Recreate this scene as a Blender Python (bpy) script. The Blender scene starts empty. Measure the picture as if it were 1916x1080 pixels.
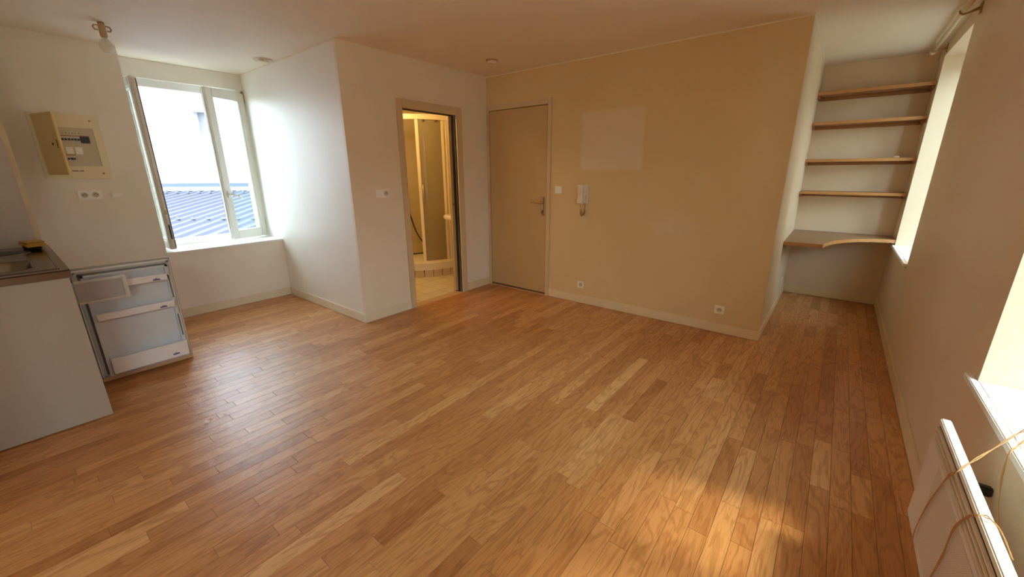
import bpy, bmesh, math, random
from mathutils import Vector, Matrix
random.seed(7)
C = bpy.context.scene.collection
S = bpy.context.scene
PI = math.pi

# ---------------------------------------------------------------- camera
F_PX, YAW, PITCH, ROLL, CAM_H = 751.03, 0.67212, 0.28447, -0.00551, 1.38566
cam_d = bpy.data.cameras.new('camera')
cam_d.sensor_fit = 'HORIZONTAL'; cam_d.sensor_width = 36.0
cam_d.lens = 36.0 * F_PX / 1916.0
cam_d.clip_start = 0.02; cam_d.clip_end = 200
cam = bpy.data.objects.new('camera', cam_d); C.objects.link(cam)
_f = Vector((-math.sin(YAW)*math.cos(PITCH), math.cos(YAW)*math.cos(PITCH), -math.sin(PITCH)))
_r0 = Vector((math.cos(YAW), math.sin(YAW), 0)); _u0 = _r0.cross(_f)
_r = _r0*math.cos(ROLL) + _u0*math.sin(ROLL); _u = -_r0*math.sin(ROLL) + _u0*math.cos(ROLL)
cam.matrix_world = Matrix(((_r.x, _u.x, -_f.x, 0), (_r.y, _u.y, -_f.y, 0), (_r.z, _u.z, -_f.z, CAM_H), (0, 0, 0, 1)))
S.camera = cam

# ---------------------------------------------------------------- world, lights, exposure
SKY = 2.5
w = bpy.data.worlds.new('overcast_sky'); S.world = w; w.use_nodes = True
bg = w.node_tree.nodes['Background']
bg.inputs[0].default_value = (0.74, 0.88, 1.0, 1); bg.inputs[1].default_value = SKY
S.view_settings.view_transform = 'Standard'; S.view_settings.look = 'None'
S.view_settings.gamma = 1; S.view_settings.use_curve_mapping = False
S.view_settings.exposure = 2.34
S.cycles.max_bounces = 14; S.cycles.diffuse_bounces = 9; S.cycles.glossy_bounces = 4
S.cycles.transparent_max_bounces = 12; S.cycles.transmission_bounces = 8
S.cycles.caustics_reflective = False; S.cycles.caustics_refractive = False
S.cycles.sample_clamp_indirect = 6
S.cycles.use_denoising = True

sun_d = bpy.data.lights.new('sun', 'SUN'); sun_d.energy = 1.9; sun_d.angle = math.radians(12); sun_d.color = (1.0, 0.84, 0.60)
sun = bpy.data.objects.new('sun', sun_d); C.objects.link(sun)
sun.rotation_euler = Vector((-0.6, -0.22, -1.0)).to_track_quat('-Z', 'Y').to_euler(); sun.location = (6, 3, 10)

def portal(name, loc, dirv, sx, sy):
    d = bpy.data.lights.new(name, 'AREA'); d.shape = 'RECTANGLE'; d.size = sx; d.size_y = sy
    d.cycles.is_portal = True
    o = bpy.data.objects.new(name, d); C.objects.link(o); o.location = loc
    o.rotation_euler = Vector(dirv).to_track_quat('-Z', 'Z').to_euler()
portal('portal_left_window', (-5.50, 1.42, 1.45), (1, 0, 0), 1.1, 1.7)
portal('portal_right_window', (0.90, 1.495, 1.48), (-1, 0, 0), 1.15, 1.7)
portal('portal_fill_window', (0.90, -1.70, 1.10), (-1, 0, 0), 1.85, 2.2)  # portal of the added fill window
portal('portal_alcove_window', (0.90, 4.745, 1.48), (-1, 0, 0), 1.1, 1.7)

lamp_d = bpy.data.lights.new('bathroom_lamp', 'POINT'); lamp_d.energy = 3.6; lamp_d.color = (1.0, 0.70, 0.30); lamp_d.shadow_soft_size = 0.09
lamp = bpy.data.objects.new('bathroom_lamp', lamp_d); C.objects.link(lamp); lamp.location = (-3.95, 2.75, 2.2)

# ---------------------------------------------------------------- room numbers (metres)
H = 2.40
XB, YB, YS, XA, YA, XR, XP, XL = -3.323, 3.729, 1.943, -0.332, 5.571, 0.504, -4.894, -5.287
Y0 = -0.45
BT, BH = 0.012, 0.09

# ---------------------------------------------------------------- materials
def nodes_of(name):
    m = bpy.data.materials.new(name); m.use_nodes = True
    nt = m.node_tree; b = nt.nodes['Principled BSDF']
    return m, nt, b
def N(nt, t, **kw):
    n = nt.nodes.new(t)
    for k, v in kw.items(): setattr(n, k, v)
    return n
def L(nt, a, b): nt.links.new(a, b)
def c4(c): return (c[0], c[1], c[2], 1)

def mat(name, col, rough=0.5, metal=0.0, var=0.06, scale=9.0, bump=0.0, bscale=60.0, spec=0.5, stretch=(1, 1, 1)):
    m, nt, b = nodes_of(name)
    b.inputs['Roughness'].default_value = rough; b.inputs['Metallic'].default_value = metal
    b.inputs['Specular IOR Level'].default_value = spec
    tc = N(nt, 'ShaderNodeNewGeometry')
    mp = N(nt, 'ShaderNodeMapping'); mp.inputs['Scale'].default_value = stretch
    L(nt, tc.outputs['Position'], mp.inputs['Vector'])
    nz = N(nt, 'ShaderNodeTexNoise'); nz.inputs['Scale'].default_value = scale; nz.inputs['Detail'].default_value = 4
    L(nt, mp.outputs['Vector'], nz.inputs['Vector'])
    mx = N(nt, 'ShaderNodeMix', data_type='RGBA')
    mx.inputs[6].default_value = c4([x*(1-var) for x in col]); mx.inputs[7].default_value = c4([min(1, x*(1+var)) for x in col])
    L(nt, nz.outputs['Fac'], mx.inputs[0]); L(nt, mx.outputs[2], b.inputs['Base Color'])
    if bump:
        n2 = N(nt, 'ShaderNodeTexNoise'); n2.inputs['Scale'].default_value = bscale; n2.inputs['Detail'].default_value = 3
        L(nt, mp.outputs['Vector'], n2.inputs['Vector'])
        bp = N(nt, 'ShaderNodeBump'); bp.inputs['Strength'].default_value = bump; bp.inputs['Distance'].default_value = 0.004
        L(nt, n2.outputs['Fac'], bp.inputs['Height']); L(nt, bp.outputs['Normal'], b.inputs['Normal'])
    return m

def paint_mat(name, col, rough=0.42, marks=()):
    """old satin wall paint: roller stipple, faint yellowing; marks = cleaner or soiled areas with a shape of their own
       (kind, axis, a, b, half a, half b, softness, colour, amount)"""
    m, nt, b = nodes_of(name)
    b.inputs['Roughness'].default_value = rough; b.inputs['Specular IOR Level'].default_value = 0.4
    g = N(nt, 'ShaderNodeNewGeometry'); pos = g.outputs['Position']
    n1 = N(nt, 'ShaderNodeTexNoise'); n1.inputs['Scale'].default_value = 1.6; n1.inputs['Detail'].default_value = 5
    L(nt, pos, n1.inputs['Vector'])
    mx = N(nt, 'ShaderNodeMix', data_type='RGBA')
    mx.inputs[6].default_value = c4((col[0]*.94, col[1]*.92, col[2]*.88)); mx.inputs[7].default_value = c4((min(1, col[0]*1.04), min(1, col[1]*1.05), min(1, col[2]*1.08)))
    L(nt, n1.outputs['Fac'], mx.inputs[0]); last = mx.outputs[2]
    if marks:
        sep = N(nt, 'ShaderNodeSeparateXYZ'); L(nt, pos, sep.inputs[0])
        n3 = N(nt, 'ShaderNodeTexNoise'); n3.inputs['Scale'].default_value = 13; n3.inputs['Detail'].default_value = 4
        L(nt, pos, n3.inputs['Vector'])
        for kind, ax, a, z, ha, hz, soft, mc, amt in marks:
            def norm(out, c0, h0):
                s1 = N(nt, 'ShaderNodeMath', operation='SUBTRACT'); L(nt, out, s1.inputs[0]); s1.inputs[1].default_value = c0
                s2 = N(nt, 'ShaderNodeMath', operation='DIVIDE'); L(nt, s1.outputs[0], s2.inputs[0]); s2.inputs[1].default_value = h0
                s3 = N(nt, 'ShaderNodeMath', operation='ABSOLUTE'); L(nt, s2.outputs[0], s3.inputs[0]); return s3.outputs[0]
            u = norm(sep.outputs[ax], a, ha); v = norm(sep.outputs[2], z, hz)
            if kind == 'rect':
                d = N(nt, 'ShaderNodeMath', operation='MAXIMUM'); L(nt, u, d.inputs[0]); L(nt, v, d.inputs[1]); dist = d.outputs[0]
            else:
                pu = N(nt, 'ShaderNodeMath', operation='MULTIPLY'); L(nt, u, pu.inputs[0]); L(nt, u, pu.inputs[1])
                pv = N(nt, 'ShaderNodeMath', operation='MULTIPLY_ADD'); L(nt, v, pv.inputs[0]); L(nt, v, pv.inputs[1]); L(nt, pu.outputs[0], pv.inputs[2])
                d = N(nt, 'ShaderNodeMath', operation='SQRT'); L(nt, pv.outputs[0], d.inputs[0]); dist = d.outputs[0]
                if soft > 0.3:
                    wob = N(nt, 'ShaderNodeMath', operation='MULTIPLY_ADD'); L(nt, n3.outputs['Fac'], wob.inputs[0]); wob.inputs[1].default_value = 1.1; L(nt, dist, wob.inputs[2])
                    w2 = N(nt, 'ShaderNodeMath', operation='SUBTRACT'); L(nt, wob.outputs[0], w2.inputs[0]); w2.inputs[1].default_value = 0.55; dist = w2.outputs[0]
            mr = N(nt, 'ShaderNodeMapRange'); mr.interpolation_type = 'SMOOTHSTEP'
            mr.inputs[1].default_value = 1 - soft; mr.inputs[2].default_value = 1 + soft*.3; mr.inputs[3].default_value = amt; mr.inputs[4].default_value = 0
            L(nt, dist, mr.inputs[0])
            m2 = N(nt, 'ShaderNodeMix', data_type='RGBA'); m2.inputs[7].default_value = c4(mc)
            L(nt, mr.outputs[0], m2.inputs[0]); L(nt, last, m2.inputs[6]); last = m2.outputs[2]
    L(nt, last, b.inputs['Base Color'])
    n2 = N(nt, 'ShaderNodeTexNoise'); n2.inputs['Scale'].default_value = 110; n2.inputs['Detail'].default_value = 3
    L(nt, pos, n2.inputs['Vector'])
    n4 = N(nt, 'ShaderNodeTexNoise'); n4.inputs['Scale'].default_value = 6; n4.inputs['Detail'].default_value = 2; L(nt, pos, n4.inputs['Vector'])
    ad = N(nt, 'ShaderNodeMath', operation='MULTIPLY_ADD'); L(nt, n4.outputs['Fac'], ad.inputs[0]); ad.inputs[1].default_value = 2.5; L(nt, n2.outputs['Fac'], ad.inputs[2])
    bp = N(nt, 'ShaderNodeBump'); bp.inputs['Strength'].default_value = 0.22; bp.inputs['Distance'].default_value = 0.003
    L(nt, ad.outputs[0], bp.inputs['Height']); L(nt, bp.outputs['Normal'], b.inputs['Normal'])
    return m

def wood_floor_mat(name):
    m, nt, b = nodes_of(name)
    at = N(nt, 'ShaderNodeAttribute'); at.attribute_name = 'tone'
    g = N(nt, 'ShaderNodeNewGeometry')
    off = N(nt, 'ShaderNodeVectorMath', operation='SCALE'); off.inputs[0].default_value = (37.0, 53.0, 91.0); L(nt, at.outputs['Fac'], off.inputs['Scale'])
    add = N(nt, 'ShaderNodeVectorMath', operation='ADD'); L(nt, g.outputs['Position'], add.inputs[0]); L(nt, off.outputs[0], add.inputs[1])
    mp = N(nt, 'ShaderNodeMapping'); mp.inputs['Scale'].default_value = (1.0, 0.16, 1.0); L(nt, add.outputs[0], mp.inputs['Vector'])
    wv = N(nt, 'ShaderNodeTexNoise'); wv.inputs['Scale'].default_value = 9; wv.inputs['Detail'].default_value = 3; wv.inputs['Distortion'].default_value = 1.2
    L(nt, mp.outputs['Vector'], wv.inputs['Vector'])
    sn = N(nt, 'ShaderNodeMath', operation='MULTIPLY'); L(nt, wv.outputs['Fac'], sn.inputs[0]); sn.inputs[1].default_value = 46
    si = N(nt, 'ShaderNodeMath', operation='SINE'); L(nt, sn.outputs[0], si.inputs[0])
    mp2 = N(nt, 'ShaderNodeMapping'); mp2.inputs['Scale'].default_value = (1.0, 0.05, 1.0); L(nt, add.outputs[0], mp2.inputs['Vector'])
    fi = N(nt, 'ShaderNodeTexNoise'); fi.inputs['Scale'].default_value = 170; fi.inputs['Detail'].default_value = 4
    L(nt, mp2.outputs['Vector'], fi.inputs['Vector'])
    # tone ramp per strip
    cr = N(nt, 'ShaderNodeValToRGB'); e = cr.color_ramp.elements
    e[0].position = 0.0; e[0].color = (0.47, 0.195, 0.062, 1); e[1].position = 1.0; e[1].color = (0.78, 0.45, 0.19, 1)
    k = cr.color_ramp.elements.new(0.5); k.color = (0.63, 0.30, 0.108, 1)
    L(nt, at.outputs['Fac'], cr.inputs[0])
    dk = N(nt, 'ShaderNodeMix', data_type='RGBA', blend_type='MULTIPLY'); dk.inputs[7].default_value = (0.72, 0.62, 0.52, 1)
    f1 = N(nt, 'ShaderNodeMapRange'); f1.inputs[1].default_value = 0.1; f1.inputs[2].default_value = 1.0; f1.inputs[3].default_value = 0; f1.inputs[4].default_value = 0.7
    L(nt, si.outputs[0], f1.inputs[0]); L(nt, f1.outputs[0], dk.inputs[0]); L(nt, cr.outputs[0], dk.inputs[6])
    d2 = N(nt, 'ShaderNodeMix', data_type='RGBA', blend_type='MULTIPLY'); d2.inputs[7].default_value = (0.66, 0.58, 0.5, 1)
    f2 = N(nt, 'ShaderNodeMapRange'); f2.inputs[1].default_value = 0.48; f2.inputs[2].default_value = 0.75; f2.inputs[3].default_value = 0; f2.inputs[4].default_value = 0.75
    L(nt, fi.outputs['Fac'], f2.inputs[0]); L(nt, f2.outputs[0], d2.inputs[0]); L(nt, dk.outputs[2], d2.inputs[6])
    L(nt, d2.outputs[2], b.inputs['Base Color'])
    b.inputs['Roughness'].default_value = 0.33; b.inputs['Specular IOR Level'].default_value = 0.5
    # relief: grain, waviness of the old vinyl, dents left by furniture
    vo = N(nt, 'ShaderNodeTexVoronoi'); vo.inputs['Scale'].default_value = 5.5; L(nt, g.outputs['Position'], vo.inputs['Vector'])
    dn = N(nt, 'ShaderNodeMapRange'); dn.inputs[1].default_value = 0.03; dn.inputs[2].default_value = 0.11; dn.inputs[3].default_value = -1.0; dn.inputs[4].default_value = 0
    L(nt, vo.outputs['Distance'], dn.inputs[0])
    wa = N(nt, 'ShaderNodeTexNoise'); wa.inputs['Scale'].default_value = 5.0; wa.inputs['Detail'].default_value = 5; wa.inputs['Roughness'].default_value = 0.6; L(nt, g.outputs['Position'], wa.inputs['Vector'])
    h1 = N(nt, 'ShaderNodeMath', operation='MULTIPLY_ADD'); L(nt, wa.outputs['Fac'], h1.inputs[0]); h1.inputs[1].default_value = 3.0
    h0 = N(nt, 'ShaderNodeMath', operation='MULTIPLY'); L(nt, dn.outputs[0], h0.inputs[0]); h0.inputs[1].default_value = 0.7; L(nt, h0.outputs[0], h1.inputs[2])
    h2 = N(nt, 'ShaderNodeMath', operation='MULTIPLY_ADD'); L(nt, fi.outputs['Fac'], h2.inputs[0]); h2.inputs[1].default_value = 0.22; L(nt, h1.outputs[0], h2.inputs[2])
    bp = N(nt, 'ShaderNodeBump'); bp.inputs['Strength'].default_value = 0.5; bp.inputs['Distance'].default_value = 0.0035
    L(nt, h2.outputs[0], bp.inputs['Height']); L(nt, bp.outputs['Normal'], b.inputs['Normal'])
    return m

def glass_mat(name, tint=(0.92, 0.97, 0.95), frost=0.0):
    m = bpy.data.materials.new(name); m.use_nodes = True; nt = m.node_tree
    nt.nodes.remove(nt.nodes['Principled BSDF']); out = nt.nodes['Material Output']
    tr = N(nt, 'ShaderNodeBsdfTransparent'); tr.inputs[0].default_value = c4(tint)
    gl = N(nt, 'ShaderNodeBsdfGlossy'); gl.inputs[0].default_value = (1, 1, 1, 1); gl.inputs['Roughness'].default_value = 0.02
    fr = N(nt, 'ShaderNodeFresnel'); fr.inputs[0].default_value = 1.45
    nz = N(nt, 'ShaderNodeTexNoise'); nz.inputs['Scale'].default_value = 3
    g = N(nt, 'ShaderNodeNewGeometry'); L(nt, g.outputs['Position'], nz.inputs['Vector'])
    bp = N(nt, 'ShaderNodeBump'); bp.inputs['Strength'].default_value = 0.01; L(nt, nz.outputs['Fac'], bp.inputs['Height']); L(nt, bp.outputs['Normal'], gl.inputs['Normal'])
    inv = N(nt, 'ShaderNodeMath', operation='SUBTRACT'); inv.inputs[0].default_value = 1.0; L(nt, g.outputs['Backfacing'], inv.inputs[1])
    fm = N(nt, 'ShaderNodeMath', operation='MULTIPLY'); L(nt, fr.outputs[0], fm.inputs[0]); L(nt, inv.outputs[0], fm.inputs[1])
    mx = N(nt, 'ShaderNodeMixShader'); L(nt, fm.outputs[0], mx.inputs[0]); L(nt, tr.outputs[0], mx.inputs[1]); L(nt, gl.outputs[0], mx.inputs[2])
    last = mx.outputs[0]
    if frost:
        df = N(nt, 'ShaderNodeBsdfDiffuse'); df.inputs[0].default_value = c4(tint)
        tl = N(nt, 'ShaderNodeBsdfTranslucent'); tl.inputs[0].default_value = c4(tint)
        a = N(nt, 'ShaderNodeMixShader'); a.inputs[0].default_value = 0.5; L(nt, df.outputs[0], a.inputs[1]); L(nt, tl.outputs[0], a.inputs[2])
        q = N(nt, 'ShaderNodeMixShader'); q.inputs[0].default_value = frost; L(nt, last, q.inputs[1]); L(nt, a.outputs[0], q.inputs[2]); last = q.outputs[0]
    L(nt, last, out.inputs['Surface'])
    return m

CREAM = (0.75, 0.61, 0.445)
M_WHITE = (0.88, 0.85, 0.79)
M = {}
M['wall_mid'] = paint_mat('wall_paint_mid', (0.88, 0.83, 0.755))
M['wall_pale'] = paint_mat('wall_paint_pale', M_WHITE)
M['wall'] = paint_mat('wall_paint_cream', CREAM)
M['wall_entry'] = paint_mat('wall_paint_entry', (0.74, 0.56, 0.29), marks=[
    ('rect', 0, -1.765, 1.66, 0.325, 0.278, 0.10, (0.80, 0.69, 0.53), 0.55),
    ('round', 0, -1.12, 0.90, 0.24, 0.12, 0.9, (0.82, 0.72, 0.56), 0.25)])
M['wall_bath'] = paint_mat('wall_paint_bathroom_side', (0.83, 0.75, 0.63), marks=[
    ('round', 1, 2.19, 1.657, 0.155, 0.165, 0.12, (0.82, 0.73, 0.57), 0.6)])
M['ceiling'] = paint_mat('ceiling_paint', (0.86, 0.78, 0.66), rough=0.6)
M['trim'] = mat('trim_paint', (0.80, 0.72, 0.56), 0.35, bump=0.05)
M['trim_entry'] = mat('trim_paint_yellowed', (0.78, 0.64, 0.40), 0.35, bump=0.05)
M['trim_pale'] = mat('ceiling_edge_paint', (0.84, 0.74, 0.58), 0.5)
M['frame'] = mat('door_frame_paint', (0.66, 0.51, 0.32), 0.4, bump=0.05)
M['door'] = mat('door_paint', (0.56, 0.385, 0.18), 0.36, var=0.04, scale=3, bump=0.04, bscale=30)
M['white'] = mat('white_lacquer', (0.86, 0.86, 0.84), 0.35, var=0.03)
M['pvc'] = mat('window_pvc', (0.80, 0.79, 0.75), 0.35, var=0.03)
M['seal'] = mat('rubber_seal', (0.10, 0.09, 0.08), 0.6)
M['sill'] = mat('sill_paint_white', (0.90, 0.90, 0.88), 0.4, var=0.05, scale=20, bump=0.1, bscale=20)
M['shutterbox'] = mat('shutter_box_paint', (0.80, 0.76, 0.68), 0.5)
M['glass'] = glass_mat('window_glass')
M['frost'] = glass_mat('shower_screen_acrylic', (0.62, 0.55, 0.36), 0.55)
M['bulbglass'] = glass_mat('bulb_glass', (0.90, 0.88, 0.82), 0.18)
M['floor'] = wood_floor_mat('floor_vinyl_oak_strip')
M['screed'] = mat('floor_joint_dark', (0.10, 0.045, 0.02), 0.8)
M['plate'] = mat('socket_plastic_cream', (0.88, 0.80, 0.68), 0.3, var=0.02)
M['platewhite'] = mat('switch_plastic_white', (0.93, 0.91, 0.87), 0.3, var=0.02)
M['hole'] = mat('dark_hole', (0.025, 0.02, 0.018), 0.6)
M['steel'] = mat('stainless_steel', (0.235, 0.20, 0.17), 0.24, metal=1.0, var=0.12, scale=6, bump=0.06, bscale=25)
M['steel_dark'] = mat('stained_steel', (0.30, 0.26, 0.22), 0.35, metal=1.0, var=0.25, scale=5)
M['castiron'] = mat('hotplate_iron', (0.03, 0.028, 0.027), 0.55)
M['laminate'] = mat('laminate_beige_grey', (0.42, 0.365, 0.31), 0.5, var=0.04, scale=120, bump=0.03, bscale=200)
M['splash'] = mat('splashback_grey', (0.60, 0.57, 0.54), 0.35, var=0.05)
M['splash_edge'] = mat('splashback_edge_cream', (0.74, 0.64, 0.48), 0.45)
M['fridge'] = mat('fridge_plastic', (0.86, 0.83, 0.85), 0.32, var=0.02)
M['fridge_in'] = mat('fridge_liner', (0.69, 0.72, 0.77), 0.35, var=0.02)
M['gasket'] = mat('fridge_gasket', (0.52, 0.54, 0.52), 0.5)
M['flapgrip'] = mat('flap_edge_cream', (0.72, 0.69, 0.66), 0.35, var=0.02)
M['facadeboard'] = mat('fridge_facade_board', (0.42, 0.40, 0.38), 0.5)
M['shade_and_support'] = mat('fridge_shade_and_support', (0.20, 0.21, 0.22), 0.6)  # dark grey for painted groove shade, also for shelf supports
M['blue'] = mat('blue_print', (0.06, 0.08, 0.32), 0.5)
M['rawedge'] = mat('raw_wood_edge', (0.62, 0.38, 0.20), 0.6, stretch=(1, .1, 1), scale=60, var=.2)
M['sponge'] = mat('yellow_sponge', (0.62, 0.36, 0.07), 0.95, var=0.2, scale=70, bump=0.8, bscale=260)
M['scour'] = mat('dark_scouring_pad', (0.045, 0.035, 0.025), 0.95, var=0.3, scale=90, bump=0.8, bscale=300)
M['boxplastic'] = mat('fuse_box_ivory', (0.82, 0.72, 0.50), 0.35, var=0.02)
M['boxyellow'] = mat('aged_plastic_yellow', (0.86, 0.68, 0.33), 0.35, var=0.06, scale=4)
M['boxpanel'] = mat('fuse_panel_beige', (0.62, 0.55, 0.43), 0.4)
M['breaker'] = mat('breaker_body', (0.66, 0.62, 0.55), 0.4)
M['breakerdark'] = mat('breaker_toggle_dark', (0.05, 0.05, 0.07), 0.4)
M['redstrip'] = mat('label_strip_red', (0.42, 0.17, 0.10), 0.5)
M['paper'] = mat('white_paper', (0.88, 0.88, 0.86), 0.8)
M['brown'] = mat('aged_brown_plastic', (0.42, 0.26, 0.11), 0.45)
M['fitting'] = mat('bulb_holder_tan', (0.46, 0.31, 0.15), 0.5)
M['ventplastic'] = mat('vent_plastic', (0.80, 0.73, 0.60), 0.4)
M['brass'] = mat('satin_nickel', (0.58, 0.53, 0.44), 0.32, metal=1.0)
M['brassy'] = mat('aged_brass', (0.55, 0.38, 0.18), 0.35, metal=1.0)
M['phone'] = mat('intercom_plastic', (0.78, 0.70, 0.58), 0.35, var=0.02)
M['coil'] = mat('coil_cord_brown', (0.40, 0.25, 0.12), 0.6)
M['shelfwood'] = mat('shelf_wood_honey', (0.34, 0.15, 0.055), 0.4, var=0.22, scale=26, stretch=(0.12, 1, 1), bump=0.03)
M['shelfedge'] = mat('shelf_edge_honey', (0.47, 0.22, 0.075), 0.4, var=0.15, scale=26, stretch=(0.12, 1, 1))
M['desktop'] = mat('desk_laminate_brown', (0.27, 0.145, 0.07), 0.35, var=0.15, scale=24, stretch=(0.12, 1, 1))
M['rod'] = mat('curtain_rod_cream', (0.74, 0.62, 0.42), 0.3, var=0.02)
M['heater'] = mat('heater_enamel_white', (0.85, 0.85, 0.83), 0.35, var=0.02)
M['heatershade'] = mat('heater_enamel_shaded', (0.70, 0.65, 0.60), 0.4, var=0.02)  # white enamel toned down for the shade on the front
M['heaterside'] = mat('heater_channel_cream', (0.74, 0.66, 0.53), 0.4, var=0.03)
M['cord'] = mat('copper_coloured_cord', (0.52, 0.27, 0.10), 0.5, var=0.25, scale=300)
M['showertrim'] = mat('shower_profile_cream', (0.82, 0.70, 0.44), 0.35)
M['tray'] = mat('shower_tray_acrylic', (0.82, 0.74, 0.55), 0.3)
M['tile'] = mat('bathroom_tile_cream', (0.74, 0.62, 0.40), 0.35, var=0.08, scale=3)
M['plinthtile'] = mat('plinth_tile_beige', (0.62, 0.47, 0.27), 0.4)
M['grout'] = mat('tile_grout', (0.24, 0.17, 0.09), 0.8)
M['bathwall'] = mat('bathroom_wall', (0.62, 0.53, 0.34), 0.45)
M['hose'] = mat('shower_hose_dark', (0.10, 0.085, 0.07), 0.3, metal=0.6)
M['ceramic'] = mat('ceramic_white', (0.85, 0.80, 0.68), 0.15)
M['metalroof'] = mat('zinc_roof', (0.05, 0.06, 0.095), 0.55, spec=0.3, metal=0.0, var=0.08, scale=2)
M['flash'] = mat('roof_flashing_blue_grey', (0.035, 0.05, 0.08), 0.5)
M['flashlight'] = mat('ridge_cap_pale', (0.80, 0.82, 0.86), 0.5)
M['render'] = mat('building_render_white', (0.68, 0.68, 0.70), 0.8, var=0.02)
M['facade'] = mat('house_render_beige', (0.46, 0.37, 0.27), 0.85, var=0.05)
M['nichegrey'] = mat('niche_window_frame', (0.22, 0.22, 0.24), 0.5)
M['pane'] = mat('far_window_pane', (0.16, 0.17, 0.20), 0.2)
M['asphalt'] = mat('yard_ground', (0.30, 0.29, 0.27), 0.9, var=0.2)

def perforated(name):
    m, nt, b = nodes_of(name)
    g = N(nt, 'ShaderNodeNewGeometry'); sep = N(nt, 'ShaderNodeSeparateXYZ'); L(nt, g.outputs['Position'], sep.inputs[0])
    outs = []
    for i in (1, 2):
        a = N(nt, 'ShaderNodeMath', operation='MULTIPLY'); a.inputs[1].default_value = 2*PI/0.0052; L(nt, sep.outputs[i], a.inputs[0])
        s_ = N(nt, 'ShaderNodeMath', operation='SINE'); L(nt, a.outputs[0], s_.inputs[0]); outs.append(s_.outputs[0])
    mu = N(nt, 'ShaderNodeMath', operation='ADD'); L(nt, outs[0], mu.inputs[0]); L(nt, outs[1], mu.inputs[1])
    mr = N(nt, 'ShaderNodeMapRange'); mr.inputs[1].default_value = 0.5; mr.inputs[2].default_value = 1.3; L(nt, mu.outputs[0], mr.inputs[0])
    mx = N(nt, 'ShaderNodeMix', data_type='RGBA'); mx.inputs[6].default_value = (0.72, 0.67, 0.61, 1); mx.inputs[7].default_value = (0.26, 0.21, 0.17, 1)
    L(nt, mr.outputs[0], mx.inputs[0]); L(nt, mx.outputs[2], b.inputs['Base Color']); b.inputs['Roughness'].default_value = 0.45
    return m
M['perf'] = perforated('heater_perforated_sheet')

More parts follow.
